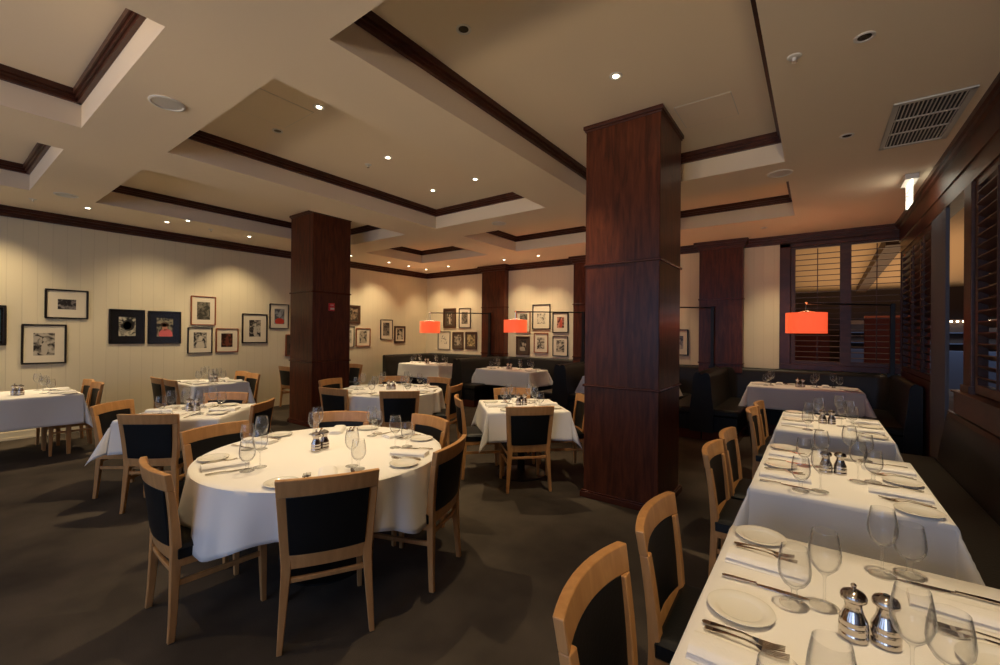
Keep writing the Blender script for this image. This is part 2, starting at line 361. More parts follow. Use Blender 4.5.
# ------------------------------------------------------------------ shuttered windows
def shutter(name, axis, at, a0, a1, z0, z1, stile=.055, rods=(), split=None, pitch=.09):
    """frame ring as root, slats + rods as children. axis 'y': lies in plane y=at."""
    def bx(b, p0, p1, d0, d1, q0, q1):
        if axis == 'y': b.box(p0, p1, at + d0, at + d1, q0, q1)
        else: b.box(at + d0, at + d1, p0, p1, q0, q1)
    f = MB(); bx(f, a0, a0 + stile, -.02, .04, z0, z1); bx(f, a1 - stile, a1, -.02, .04, z0, z1)
    bx(f, a0 + stile, a1 - stile, -.02, .04, z0, z0 + stile); bx(f, a0 + stile, a1 - stile, -.02, .04, z1 - stile, z1)
    if split: bx(f, a0 + stile, a1 - stile, -.02, .04, split, split + .05)
    for s in rods:
        if s < 0: bx(f, -s - .03, -s + .03, -.02, .04, z0, z1)
    root = struct(f.build(name, M['shut'], bevel=.004))
    sl = MB(); z = z0 + stile + pitch * .6
    while z < z1 - stile - .02:
        tilt = .012
        if axis == 'y':
            sl.box(a0 + stile, a1 - stile, at - .03, at + .05, z, z + .009, lambda x, y, q: (x, y, q + (y - at) * tilt * 4))
        else:
            sl.box(at - .03, at + .05, a0 + stile, a1 - stile, z, z + .009, lambda x, y, q: (x, y, q - (x - at) * .5))
        z += pitch
    sl.build('louvres', M['shut'], root)
    for s in rods:
        if s > 0:
            r = MB(); bx(r, s - .006, s + .006, -.045, -.033, z0 + .08, z1 - .08); r.build('tilt_rod', M['shut'], root)
    return root
ZW0, ZW1 = 1.06, 3.08
shutter('window_1', 'y', YB + .03, -.36, .36, ZW0 + .03, ZW1, stile=.062, rods=(.005,))
shutter('window_2', 'y', YB + .03, .37, 1.08, ZW0 + .03, ZW1, stile=.062, rods=(.74,))
struct(MB().box(-.515, -.36, YB - .03, YB + .09, 1.0, 3.12).build('trim_14', M['woodh'], bevel=.006))
struct(MB().box(.30, .435, YB - .01, YB + .08, 1.06, 3.08).build('trim_20', M['shut']))
struct(MB().box(-.515, XR, YB - .045, YB + .1, 1.0, 1.09).build('trim_15', M['woodh'], bevel=.006))
struct(MB().box(-.515, XR, YB - .03, YB + .1, 3.05, 3.14).build('trim_16', M['woodh'], bevel=.006))
shutter('window_3', 'x', XR + .02, 6.60, 8.70, 1.07, 2.82, stile=.06, rods=(-7.3, -8.0, 6.97, 7.65))
shutter('window_4', 'x', XR + .02, 3.75, 5.03, 1.11, 2.82, stile=.07, rods=(4.4,), pitch=.085)
shutter('window_5', 'x', XR + .02, 1.2, 3.7, 1.11, 2.82, stile=.07, rods=(-2.45,), pitch=.085)
struct(MB().box(XR, XR + .12, -1.0, 1.2, 1.06, 2.82).build('trim_17', M['woodh']))
# ------------------------------------------------------------------ neighbouring room seen through the openings
struct(MB().box(XR + .13, 9, YS, 22, 3.35, 3.45).box(-6, XR + .13, YB + .16, 22, 3.35, 3.45).build('ceiling', M['tan']))
struct(MB().box(-6, 9, 21.5, 21.6, 0, 3.35).build('wall_far', M['annexwood']))
struct(MB().box(9, 9.1, YS, 22, 0, 3.35).build('wall_far_right', M['annexwood']))
struct(MB().box(-6.1, -6, YB + .15, 22, 0, 3.35).build('wall_far_left', M['annexwood']))
struct(MB().box(XR + .12, 9, YS - .1, YS, 0, 3.35).build('wall_near_right', M['annexwood']))
struct(MB().box(-1.5, .25, 13.0, 13.15, 0, 1.95).box(.9, 2.0, 13.2, 13.35, 0, 2.05).build('wall_annex', M['redwall']))
b = MB(); b.box(-.13, .13, -4.6, 5.5, -.10, .10); o = struct(b.build('trim_19', M['annexwood'])); o.location = (1.17, 14.6, 3.25); o.rotation_euler = (0, 0, math.radians(-1.0))
t = empty('back_bar', (3.5, 19.0, 0))
MB().box(-2.6, 3, -.35, .35, 0, 1.15).build('counter', M['bluebar'], t)
MB().box(-2.6, 3, .9, 1.2, .0, 2.15).build('cabinet', M['annexwood'], t)
for z in (1.35, 1.7): MB().box(-2.6, 3, .6, .9, z, z + .03).build('shelf', M['bluebar'], t)
b = MB()
for k in range(22): b.box(-.45 + k * .14, -.40 + k * .14, .80, .86, 2.06, 2.11)
b.build('string_lights', M['bulb'], t)
tag(t, 'distant bar with bluish counter and a row of small lights', 'bar')
t = empty('light_stand', (1.92, 9.62, 0)); MB().box(-.02, .02, .02, .05, 0, 2.0).build('post', M['black'], t); MB().box(-.15, .15, -.1, .2, 0, .03).build('foot', M['black'], t)
b = MB()
for k in range(7): b.box(-.02, .02, -.02, .02, 1.35 + k * .1, 1.38 + k * .1)
b.build('bulbs', M['bulb'], t); tag(t, 'vertical row of small bright bulbs glimpsed through the corner shutters', 'lights')

# ------------------------------------------------------------------ ceiling fittings
def can(x, y, z, off, label):
    t = empty('downlight', (x, y, z))
    MB().lathe([(.050, 0), (.050, -.005), (.040, -.007), (.034, -.002), (.034, .0)], 20).build('trim_ring', M['white'], t, smooth=True)
    MB().lathe([(.0, -.001), (.033, -.001), (.033, -.0025), (0, -.0025)], 20).build('reflector', M['lensoff'], t)
    MB().lathe([(.0, -.0025), (.024, -.0025), (.024, -.0045), (0, -.0045)], 16).build('lamp_lens', M['lensoff'] if off else M['lens'], t)
    return tag(t, label, 'ceiling light', 'recessed downlights')
where = {0: 'in the coffer left of the big column, nearest the camera', 1: 'in the right coffer just left of the big column top',
 2: 'in the middle coffer, nearest of its right pair', 3: 'in the middle coffer, nearest of its left pair', 4: 'in the centre of the middle coffer',
 5: 'in the middle coffer at its far right', 6: 'in the middle coffer at its far left', 7: 'in the coffer that holds the back column',
 8: 'above the leftmost wall table', 9: 'nearest along the left wall', 10: 'above the second wall table', 11: 'set inward beside the second wall table light',
 12: 'between the left wall and the back column', 13: 'just right of the back column top', 14: 'third before the back left corner', 15: 'second before the back left corner',
 16: 'closest to the back left corner', 17: 'first along the back wall from the corner', 18: 'right of the first back wall pilaster', 19: 'above the middle picture group on the back wall',
 20: 'behind the big column near the back wall', 21: 'in front of the shuttered windows at the back', 22: 'above the second window-side table', 23: 'above the third window-side table, short of the vent'}
for i, (x, y, z, ax, ay, az, pf, cone) in enumerate(LAMPS):
    spot((x, y, z - .03), (ax, ay, az), P_SPOT * pf, cone + 8)
    if i in where: can(x, y, z, i in (0, 3, 7, 21, 22, 23), 'small recessed downlight ' + where[i])
def speaker(x, y, z, label):
    t = empty('ceiling_speaker', (x, y, z))
    MB().lathe([(.115, 0), (.115, -.006), (.10, -.010), (.095, -.006), (.095, 0)], 28).build('rim', M['white'], t, smooth=True)
    MB().lathe([(0, -.006), (.094, -.004), (.094, 0)], 28).build('grille', M['grille'], t, smooth=True)
    tag(t, label, 'speaker', 'round ceiling speakers')
speaker(-3.94, 1.11, CL, 'round ceiling speaker between the upper left coffers')
speaker(-7.67, 1.12, CL, 'round ceiling speaker near the left wall')
speaker(-3.97, 5.34, CL, 'round ceiling speaker between middle and back coffers')
speaker(-.34 + .02, 5.36, CL, 'round ceiling speaker right of the big column')
def sprinkler(x, y, z, label):
    t = empty('sprinkler', (x, y, z))
    MB().lathe([(.04, 0), (.036, -.006), (.012, -.010), (.010, -.03), (.0, -.03)], 16).build('cover', M['white'], t, smooth=True)
    MB().lathe([(.016, -.034), (.016, -.037), (0, -.037)], 12).build('deflector', M['steel'], t)
    tag(t, label, 'sprinkler', 'ceiling sprinklers')
sprinkler(-4.31, 3.18, CH, 'small sprinkler head left of the middle coffer centre light')
sprinkler(-.12, 3.17, CL, 'small sprinkler head right of the right coffer edge')
sprinkler(-8.28, .9, CL, 'small sprinkler head above the left wall crown')
sprinkler(-8.2, 2.93, CL, 'small sprinkler head beside the left wall downlights')
# air vent
t = empty('ceiling_vent', (.66, 4.71, CL)); b = MB()
hx, hy = .215, .475
b.box(-hx, hx, -hy, -hy + .035, -.012, 0).box(-hx, hx, hy - .035, hy, -.012, 0).box(-hx, -hx + .035, -hy, hy, -.012, 0).box(hx - .035, hx, -hy, hy, -.012, 0)
for y in (-.145, .145): b.box(-hx, hx, y - .010, y + .010, -.010, 0)
b.build('frame', M['grille'], t, bevel=.002)
b = MB()
for k in range(15): x = -.17 + k * .0243; b.box(x - .0035, x + .0035, -hy + .03, hy - .03, -.009, 0)
b.build('grille_bars', M['grille'], t)
MB().box(-.19, .19, -.45, .45, -.0015, 0).build('duct', M['dark'], t)
tag(t, 'large rectangular white air vent in the right ceiling', 'vent')
# access hatches
for (x, y, z, sx, sy, lb) in ((-.80, 4.16, CH, .22, .22, 'faint square access hatch beside the big column top'), (-3.95, 1.85, CH, .25, .28, 'faint square access hatch in the middle coffer near corner')):
    t = empty('access_hatch', (x, y, z)); MB().box(-sx, sx, -sy, sy, -.003, 0).build('panel', M['ceil'], t, bevel=.001)
    b = MB(); e = .004
    b.box(-sx - e, sx + e, -sy - e, -sy, -.002, 0).box(-sx - e, sx + e, sy, sy + e, -.002, 0).box(-sx - e, -sx, -sy, sy, -.002, 0).box(sx, sx + e, -sy, sy, -.002, 0)
    b.build('rim', M['grille'], t); tag(t, lb, 'hatch')
# exit sign (edge-lit panel hung across the aisle)
t = empty('exit_sign', (.79, 6.30, CL)); MB().box(-.055, .055, -.17, .17, -.055, 0).build('housing', M['white'], t, bevel=.004)
pn = MB().box(-.008, .008, -.16, .16, -.30, -.055).build('lit_panel', M['exit'], t)
def text(body, size, loc, rot, m, parent, name='lettering', ext=.001):
    c = bpy.data.curves.new(name, 'FONT'); c.body = body; c.size = size; c.extrude = ext; c.align_x = 'CENTER'; c.align_y = 'CENTER'
    tmp = bpy.data.objects.new(name, c); C.objects.link(tmp); bpy.context.view_layer.update()
    me = bpy.data.meshes.new_from_object(tmp.evaluated_get(bpy.context.evaluated_depsgraph_get())); bpy.data.objects.remove(tmp)
    me.materials.clear(); me.materials.append(m); o = bpy.data.objects.new(name, me); C.objects.link(o)
    o.parent = parent; o.location = loc; o.rotation_euler = rot; return o
text('EXIT', .13, (-.0095, 0, -.18), (PI / 2, 0, -PI / 2), M['red'], pn)
tag(t, 'small lit exit sign hanging from the ceiling near the right wall', 'exit sign')
# fire alarm on the back column
t = empty('fire_alarm', (-6.61, 4.16, 1.975)); MB().box(0, .035, -.05, .05, -.065, .065).build('case', M['red'], t, bevel=.006)
MB().box(.035, .042, -.036, .036, -.045, -.012).build('strobe', M['white'], t, bevel=.003)
text('FIRE', .034, (.036, 0, .03), (PI / 2, 0, PI / 2), M['white'], t)
tag(t, 'small red fire alarm mounted on the back column', 'alarm')

# ------------------------------------------------------------------ picture frames
PICS = [ # name, wall, rect, image rect, frame mat, frame width, board, dark, light, blotch, label
 ('L', [.30, .752, 1.325, 1.883], [.36, .70, 1.39, 1.82], 'frame_black', .03, 'mat_black', (.015, .05, .07), (.04, .13, .17), .5, 'dark glazed picture cut off at the left edge of the photo'),
 ('L', [1.121, 1.587, 1.714, 2.155], [1.254, 1.451, 1.858, 2.008], 'frame_black', .022, 'mat_white', (.02, .018, .02), (.3, .27, .25), .55, 'wide black framed picture with a small dark landscape photo, topmost at left'),
 ('L', [.894, 1.351, 1.05, 1.63], [1.012, 1.228, 1.175, 1.502], 'frame_black', .022, 'mat_white', (.03, .025, .02), (.5, .45, .36), .5, 'black framed picture with square photo hanging above the leftmost table'),
 ('L', [1.834, 2.284, 1.332, 1.894], [1.951, 2.166, 1.459, 1.77], 'frame_black', .012, 'mat_black', (.02, .018, .015), (.62, .57, .42), .47, 'black matted picture with a pale black-and-white photo, left of a pair'),
 ('L', [2.33, 2.795, 1.325, 1.888], [2.447, 2.68, 1.45, 1.771], 'frame_black', .012, 'mat_black', (.02, .02, .02), (.30, .27, .18), .5, 'black matted picture with a figure in pink, right of a pair'),
 ('L', [2.943, 3.34, 1.659, 2.192], [3.039, 3.248, 1.762, 2.086], 'frame_orange', .016, 'mat_white', (.05, .045, .03), (.25, .22, .16), .5, 'cherry framed picture with grey photo, above two smaller frames'),
 ('L', [2.899, 3.289, 1.143, 1.618], [2.992, 3.198, 1.242, 1.527], 'frame_black', .016, 'mat_white', (.015, .013, .01), (.6, .54, .42), .55, 'thin black framed picture below the cherry framed grey photo'),
 ('L', [3.349, 3.737, 1.152, 1.607], [3.44, 3.637, 1.252, 1.511], 'frame_orange', .016, 'mat_white', (.025, .010, .006), (.16, .05, .03), .55, 'cherry framed picture with very dark photo, low beside the black frame'),
 ('L', [3.804, 4.284, 1.318, 1.907], [3.937, 4.154, 1.45, 1.783], 'frame_black', .022, 'mat_white', (.02, .018, .015), (.5, .45, .36), .52, 'double black framed picture second from the column on the left wall'),
 ('L', [4.33, 4.726, 1.614, 2.134], [4.431, 4.636, 1.715, 2.029], 'frame_black', .016, 'mat_white', (.07, .08, .09), (.3, .33, .33), .5, 'black framed colour picture with a red lower half beside the column'),
 ('L', [4.668, 4.975, 1.034, 1.498], [4.733, 4.908, 1.12, 1.399], 'frame_orange', .016, 'mat_brown', (.02, .015, .012), (.10, .07, .05), .5, 'low cherry framed picture half hidden behind the back column'),
 ('L', [6.10, 6.514, 1.767, 2.215], [6.231, 6.439, 1.831, 2.147], 'frame_brown', .045, 'mat_brown', (.03, .02, .012), (.30, .22, .14), .53, 'dark brown framed picture just right of the back column, upper'),
 ('L', [6.084, 6.349, 1.191, 1.702], [6.139, 6.276, 1.297, 1.61], 'frame_black', .014, 'mat_white', (.1, .09, .07), (.55, .5, .4), .5, 'thin black framed picture partly behind the back column, lower'),
 ('L', [6.401, 6.817, 1.208, 1.66], [6.503, 6.709, 1.292, 1.591], 'frame_orange', .018, 'mat_white', (.02, .02, .018), (.45, .4, .3), .5, 'reddish framed portrait right of the back column, lower right'),
 ('L', [7.135, 7.523, 1.378, 1.895], [7.219, 7.423, 1.479, 1.816], 'frame_black', .014, 'mat_white', (.04, .035, .03), (.25, .22, .17), .5, 'thin black framed picture, left of the two nearest the room corner'),
 ('L', [7.585, 7.964, 1.285, 1.737], [7.679, 7.875, 1.373, 1.666], 'frame_brown', .045, 'mat_white', (.03, .025, .02), (.6, .54, .4), .55, 'brown framed picture on the left wall nearest the room corner'),
 ('B', [-8.409, -7.948, 1.697, 2.245], [-8.271, -8.091, 1.797, 2.145], 'frame_brown', .05, 'mat_brown', (.05, .035, .022), (.5, .42, .3), .56, 'upper brown framed picture with pale figure, left picture group'),
 ('B', [-7.826, -7.42, 1.703, 2.23], [-7.739, -7.525, 1.81, 2.133], 'frame_black', .016, 'mat_white', (.07, .06, .045), (.28, .24, .18), .5, 'upper black framed picture with white mat, left picture group'),
 ('B', [-8.61, -8.15, 1.101, 1.603], [-8.494, -8.277, 1.261, 1.489], 'frame_black', .012, 'mat_white', (.05, .04, .035), (.74, .66, .5), .36, 'thin framed small sketch on white, lower left of the left group'),
 ('B', [-8.06, -7.667, 1.115, 1.592], [-7.994, -7.744, 1.223, 1.517], 'frame_brown', .03, 'mat_brown', (.05, .035, .022), (.45, .38, .27), .53, 'lower middle brown framed picture of the left group'),
 ('B', [-7.59, -7.198, 1.129, 1.595], [-7.53, -7.268, 1.218, 1.521], 'frame_brown', .03, 'mat_brown', (.10, .07, .03), (.55, .42, .2), .48, 'lower right brown framed picture with yellowish image, left group'),
 ('B', [-5.945, -5.544, 1.588, 2.098], [-5.847, -5.631, 1.76, 2.037], 'frame_orange', .018, 'mat_white', (.06, .05, .035), (.3, .27, .2), .5, 'reddish framed picture behind the second orange lamp shade'),
 ('B', [-5.481, -4.995, 1.664, 2.257], [-5.353, -5.129, 1.795, 2.041], 'frame_black', .022, 'mat_white', (.02, .018, .015), (.70, .62, .47), .45, 'tall black framed picture topmost in the middle group'),
 ('B', [-4.93, -4.527, 1.585, 2.053], [-4.816, -4.637, 1.701, 1.948], 'frame_black', .02, 'mat_white', (.05, .012, .008), (.60, .26, .18), .5, 'black framed picture with reddish figure, upper right of middle group'),
 ('B', [-5.939, -5.555, 1.04, 1.5], [-5.84, -5.658, 1.141, 1.404], 'frame_brown', .03, 'mat_brown', (.03, .022, .016), (.45, .38, .28), .55, 'brown framed picture at lower left of the middle group'),
 ('B', [-5.431, -5.049, 1.109, 1.582], [-5.347, -5.15, 1.199, 1.474], 'frame_orange', .018, 'mat_white', (.04, .035, .028), (.6, .52, .4), .5, 'reddish framed picture at lower centre of the middle group'),
 ('B', [-4.924, -4.534, 1.049, 1.511], [-4.83, -4.628, 1.145, 1.42], 'frame_black', .016, 'mat_white', (.04, .035, .03), (.6, .53, .4), .5, 'thin black framed picture at lower right of the middle group'),
 ('B', [-2.36, -1.978, 1.166, 1.669], [-2.27, -2.068, 1.291, 1.541], 'frame_black', .018, 'mat_white', (.03, .03, .03), (.45, .4, .32), .5, 'black framed picture just right of the big column'),
]
for i, (wl, R_, I_, fm, fw, bm_, dk, lt, bl, lab) in enumerate(PICS):
    cx, cz = (R_[0] + R_[1]) / 2, (R_[2] + R_[3]) / 2
    def T(a, d, z, wl=wl, cx=cx, cz=cz):       # along wall, out of wall, height -> local coordinates of the frame
        return (d, a - cx, z - cz) if wl == 'L' else (a - cx, -d, z - cz)
    def bx(m, a0, a1, d0, d1, z0, z1): m.add([T(a, d, z) for a in (a0, a1) for d in (d0, d1) for z in (z0, z1)], [(0, 1, 3, 2), (4, 6, 7, 5), (0, 4, 5, 1), (2, 3, 7, 6), (0, 2, 6, 4), (1, 5, 7, 3)])
    root = empty('framed_picture', (XL, cx, cz) if wl == 'L' else (cx, YB, cz))
    m = MB(); bx(m, R_[0], R_[1], .002, .028, R_[2], R_[2] + fw); bx(m, R_[0], R_[1], .002, .028, R_[3] - fw, R_[3])
    bx(m, R_[0], R_[0] + fw, .002, .028, R_[2] + fw, R_[3] - fw); bx(m, R_[1] - fw, R_[1], .002, .028, R_[2] + fw, R_[3] - fw)
    m.build('frame', M[fm], root, bevel=.003)
    m = MB(); bx(m, R_[0] + fw, R_[1] - fw, .002, .012, R_[2] + fw, R_[3] - fw); m.build('mat_board', M[bm_], root)
    m = MB(); bx(m, I_[0], I_[1], .012, .0135, I_[2], I_[3])
    ph = m.build('photograph', photo_mat('photo_%d' % i, i, dk, lt, 11, bl), root)
    ic, iz, iw, ih = (I_[0] + I_[1]) / 2, (I_[2] + I_[3]) / 2, I_[1] - I_[0], I_[3] - I_[2]
    def blob(parts, mt, name='figure'):
        m = MB()
        for (px, pz, rx, rz_) in parts:
            n = 20; vs = [T(ic + px * iw, .0142, iz + pz * ih)] + [T(ic + px * iw + rx * iw * math.cos(2 * PI * k / n), .0142, max(I_[2] + .001, iz + pz * ih + rz_ * ih * math.sin(2 * PI * k / n))) for k in range(n)]
            m.add(vs, [(0, k + 1, (k + 1) % n + 1) for k in range(n)])
        m.build(name, mt, ph)
    if i == 4: blob([(.05, -.38, .42, .30)], mat('pink', (.72, .16, .16), .4)); blob([(-.02, .02, .17, .20)], mat('skin', (.55, .26, .16), .4), 'face'); blob([(-.02, .14, .26, .12)], M['frame_brown'], 'hat')
    elif i == 9: blob([(0, -.33, .47, .22)], mat('red_print', (.55, .05, .02), .4)); blob([(.02, .12, .16, .2)], mat('grey_print', (.35, .38, .4), .4), 'face')
    elif i in (6, 13, 15, 24, 27): blob([(0, -.35, .34, .26), (.03, .12, .16, .17)], mat('print_%d' % i, lt, .4))
    elif i in (2, 8, 10, 16, 7, 19): blob([(.02, -.2, .16, .3), (.02, .2, .09, .1)], mat('print_%d' % i, lt, .4))
    elif i == 3: blob([(.08, .08, .36, .30)], mat('print_dark', (.02, .018, .015), .4)); blob([(.0, .06, .25, .22)], mat('print_face', (.6, .55, .42), .4), 'face')
    elif i == 23: blob([(.05, -.1, .2, .38)], mat('print_red', (.5, .08, .05), .4))
    tag(root, lab, 'picture', 'pictures on the left wall' if wl == 'L' else 'pictures on the back wall')

# ------------------------------------------------------------------ booths and bench
def booth(x0, x1, yf, label, arms=(True, True)):
    t = empty('booth_bench', ((x0 + x1) / 2, (yf + 8.6) / 2, 0)); ox, oy = t.location.x, t.location.y
    yb = 8.74; r = .30
    prof = [(0, .12), (0, .97), (.035, .998), (.075, 1.0), (.105, .975), (.118, .93), (.135, .70), (.165, .44), (.165, .12)]
    path = []
    path.append(((x0, yf), (1, 0))); path.append(((x0, yb - r), (1, 0)))
    for k in range(1, 8):
        a = PI - k * PI / 16; path.append(((x0 + r + r * math.cos(a), yb - r + r * math.sin(a)), (-math.cos(a), -math.sin(a))))
    for k in range(0, 8):
        a = PI / 2 - k * PI / 16; path.append(((x1 - r + r * math.cos(a), yb - r + r * math.sin(a)), (-math.cos(a), -math.sin(a))))
    path.append(((x1, yb - r), (-1, 0))); path.append(((x1, yf), (-1, 0)))
    frames = [(lambda a, z, p=p, n_=n_: (p[0] + n_[0] * a - ox, p[1] + n_[1] * a - oy, z)) for p, n_ in path]
    MB().sweep(prof, frames).build('backrest', M['booth'], t, smooth=True, angle=50)
    s = .50
    m = MB().box(x0 + .13 - ox, x0 + s - ox, yf + .02 - oy, yb - .1 - oy, .36, .47).box(x1 - s - ox, x1 - .13 - ox, yf + .02 - oy, yb - .1 - oy, .36, .47)
    m.box(x0 + s - ox, x1 - s - ox, yb - .62 - oy, yb - .12 - oy, .36, .469); m.build('seat', M['booth'], t, bevel=.03, smooth=True)
    m = MB().box(x0 + .02 - ox, x0 + s - .03 - ox, yf + .04 - oy, yb - .1 - oy, .14, .36).box(x1 - s + .03 - ox, x1 - .02 - ox, yf + .04 - oy, yb - .1 - oy, .14, .36)
    m.box(x0 + s - .04 - ox, x1 - s + .04 - ox, yb - .58 - oy, yb - .1 - oy, .14, .36); m.build('bench_front', M['leather'], t)
    m = MB().box(x0 + .01 - ox, x0 + s - .02 - ox, yf + .015 - oy, yb - .1 - oy, 0, .14).box(x1 - s + .02 - ox, x1 - .01 - ox, yf + .015 - oy, yb - .1 - oy, 0, .14)
    m.box(x0 + s - .05 - ox, x1 - s + .05 - ox, yb - .6 - oy, yb - .1 - oy, 0, .139); m.build('toe_kick', M['woodr'], t)
    return tag(t, label, 'booth', 'leather booths along the back wall')
booth(-8.76, -6.27, 6.95, 'black leather booth in the back left corner of the room')
booth(-6.27, -3.76, 6.95, 'black leather booth under the middle picture group')
booth(-3.76, -1.38, 6.95, 'black leather booth mostly hidden behind the big column')
booth(-1.38, 1.00, 6.95, 'black leather booth in front of the back shuttered windows')
t = empty('banquette', (.7, 2.0, 0)); y1 = 5.45 - 2.0; y0 = -3.5 - 2.0
prof = [(.31, .12), (.31, .86), (.29, .895), (.25, .90), (.225, .875), (.20, .70), (.165, .45), (.165, .12)]
fr = [(lambda a, z, y=y, k=k: (a + (.31 - a) * k, y, .12 + (z - .12) * (1 - .10 * k))) for y, k in ((y0, 0), (y1 - .05, 0), (y1 - .015, .12), (y1, .35))]
MB().sweep(prof, fr).build('backrest', M['booth'], t, smooth=True, angle=50)
MB().box(-.27, .18, y0, y1 + .08, .37, .465).build('seat', M['booth'], t, bevel=.03, smooth=True)
MB().box(-.22, .30, y0, y1 + .06, .1, .38).build('bench_front', M['leather'], t)
MB().box(-.18, .30, y0, y1 + .05, 0, .1).build('toe_kick', M['woodr'], t)
tag(t, 'long dark leather window bench along the right wall', 'bench')

# ------------------------------------------------------------------ swing-arm lamps
def lamp(xs, ys, xr, zt, label, zs=(1.60, 1.895)):
    t = empty('swing_arm_lamp', (xr, 8.55, 0))
    MB().box(-.028, .028, -.028, .028, .98, zt + .02).build('post', M['black'], t, bevel=.004)
    MB().box(-.06, .06, -.02, .045, .96, 1.02).build('bracket', M['black'], t, bevel=.004)
    dx, dy = xs - xr, ys - 8.55
    MB().tube([(0, 0, zt), (dx, dy, zt), (dx * 1.02, dy * 1.02, zt)], .012).build('arm', M['black'], t, smooth=True)
    MB().tube([(dx, dy, zt + .02), (dx, dy, zs[1] - .05)], .007).lathe([(0, .0), (.016, .006), (.022, .02), (.012, .034), (0, .04)], 12, (dx, dy, zt - .01)).build('swivel', M['steel'], t, smooth=True)
    R = .25; m = MB(); z0, z1 = zs
    m.lathe([(R, z0), (R, z1), (R - .004, z1), (R - .004, z0), (R, z0)], 48, (dx, dy, 0)); sh = m.build('lamp_shade', M['shade'], t, smooth=True)
    m = MB().lathe([(0, z0 + .012), (R - .01, z0 + .012), (R - .01, z0 + .008), (0, z0 + .008)], 40, (dx, dy, 0)); m.build('diffuser', M['glow'], sh)
    m = MB(); 
    for k in range(3):
        a = k * 2 * PI / 3 + .4; m.tube([(dx, dy, z1 + .03), (dx + R * math.cos(a), dy + R * math.sin(a), z1 - .004)], .003, 6)
    m.build('shade_spider', M['steel'], sh)
    l = bpy.data.lights.new('shade_light', 'POINT'); l.energy = 5; l.color = (1, .76, .48); l.shadow_soft_size = .12
    o = bpy.data.objects.new('shade_light', l); C.objects.link(o); o.location = (xs, ys, z1 - .08)
    return tag(t, label, 'lamp', 'orange swing-arm lamps over the booths')
lamp(-.127, 7.65, .90, 2.03, 'orange drum shade lamp on black arm before the back shutters')
lamp(-2.75, 7.65, -1.52, 2.06, 'black arm lamp on the right pilaster, its shade behind the big column')
lamp(-5.22, 7.65, -4.06, 2.03, 'orange drum shade lamp over the middle booth table', zs=(1.583, 1.852))
lamp(-7.81, 7.65, -6.62, 2.06, 'orange drum shade lamp over the back corner booth table', zs=(1.556, 1.845))

# ------------------------------------------------------------------ tables and cloths
TZ = .752
def pedestal(t, two=False, span=0):
    for sx in ((-span, span) if two else (0,)):
        MB().lathe([(0, 0), (.27, 0), (.27, .012), (.20, .022), (.05, .05), (.045, .06)], 28, (sx, 0, 0)).lathe([(.042, .055), (.042, .70), (.16, .715), (.16, .722)], 20, (sx, 0, 0)).build('pedestal', M['base'], t, smooth=True)
def rect_table(cx, cy, hx, hy, rz, label, clabel, drop=.30, z=TZ, seed=0, flare=.16, cgroup='white tablecloths on the square tables', legs=False):
    t = empty('dining_table', (cx, cy, 0), rz)
    MB().box(-hx + .004, hx - .004, -hy + .004, hy - .004, z - .03, z).build('tabletop', M['beech'], t, bevel=.004)
    if legs:
        for sx in (-1, 1):
            for sy in (-1, 1): MB().sweep([(-1, -1), (1, -1), (1, 1), (-1, 1)], [(lambda a, b_, z_=z_, w_=w_: (sx * (hx - .16) + a * w_, sy * (hy - .10) + b_ * w_, z_)) for z_, w_ in ((0, .017), (.72, .03))]).build('leg', M['beech'], t, bevel=.003)
    else: pedestal(t, two=False, span=0)
    tag(t, label, 'table')
    rnd = random.Random(seed); ph = [rnd.uniform(0, 6.28) for _ in range(8)]
    def axis_samples(h):
        inner = [-h + 2 * h * k / 12 for k in range(13)]; out = [.006, .02] + [drop * k / 11 for k in range(1, 12)]
        return [-h - o for o in reversed(out)] + inner + [h + o for o in out]
    def f(u, v):
        ou = max(0, abs(u) - hx); ov = max(0, abs(v) - hy); su = 1 if u > 0 else -1; sv = 1 if v > 0 else -1
        x = max(-hx, min(hx, u)); y = max(-hy, min(hy, v)); zz = z + .004
        if ou == 0 and ov == 0: return (x, y, zz)
        if ov == 0:
            w_ = ou / drop; o = min(.008, ou * .6) + ou * .05 + w_ * .012 * math.sin(v * 11 + ph[0] + su) + w_ * .04 * max(0, 1 - (hy - abs(v)) / (drop * (.25 + w_)))
            return (x + su * o, y, zz - math.sqrt(max(0, ou * ou - (ou * .12) ** 2)) * 1.0)
        if ou == 0:
            w_ = ov / drop; o = min(.008, ov * .6) + ov * .05 + w_ * .012 * math.sin(u * 11 + ph[1] + sv) + w_ * .04 * max(0, 1 - (hx - abs(u)) / (drop * (.25 + w_)))
            return (x, y + sv * o, zz - ov * .99)
        r = math.hypot(ou, ov); a = math.atan2(ov, ou); k = math.sin(2 * a)
        e = r * (.06 + flare * 1.9 * k ** 1.5); e = min(e, r * .6)
        # pull the fold together: directions squeeze towards the corner diagonal or the edges
        ca, sa = math.cos(a), math.sin(a)
        dzz = math.sqrt(max(.0, r * r - e * e)) * .97
        return (x + su * e * ca, y + sv * e * sa, zz - dzz)
    c = MB().grid(f, axis_samples(hx), axis_samples(hy)).build('tablecloth', M['cloth'], None, smooth=True, loc=(cx, cy, 0), angle=70)
    c.rotation_euler = (0, 0, rz)
    so = c.modifiers.new('solid', 'SOLIDIFY'); so.thickness = .0015
    tag(c, clabel, 'tablecloth', cgroup); return t
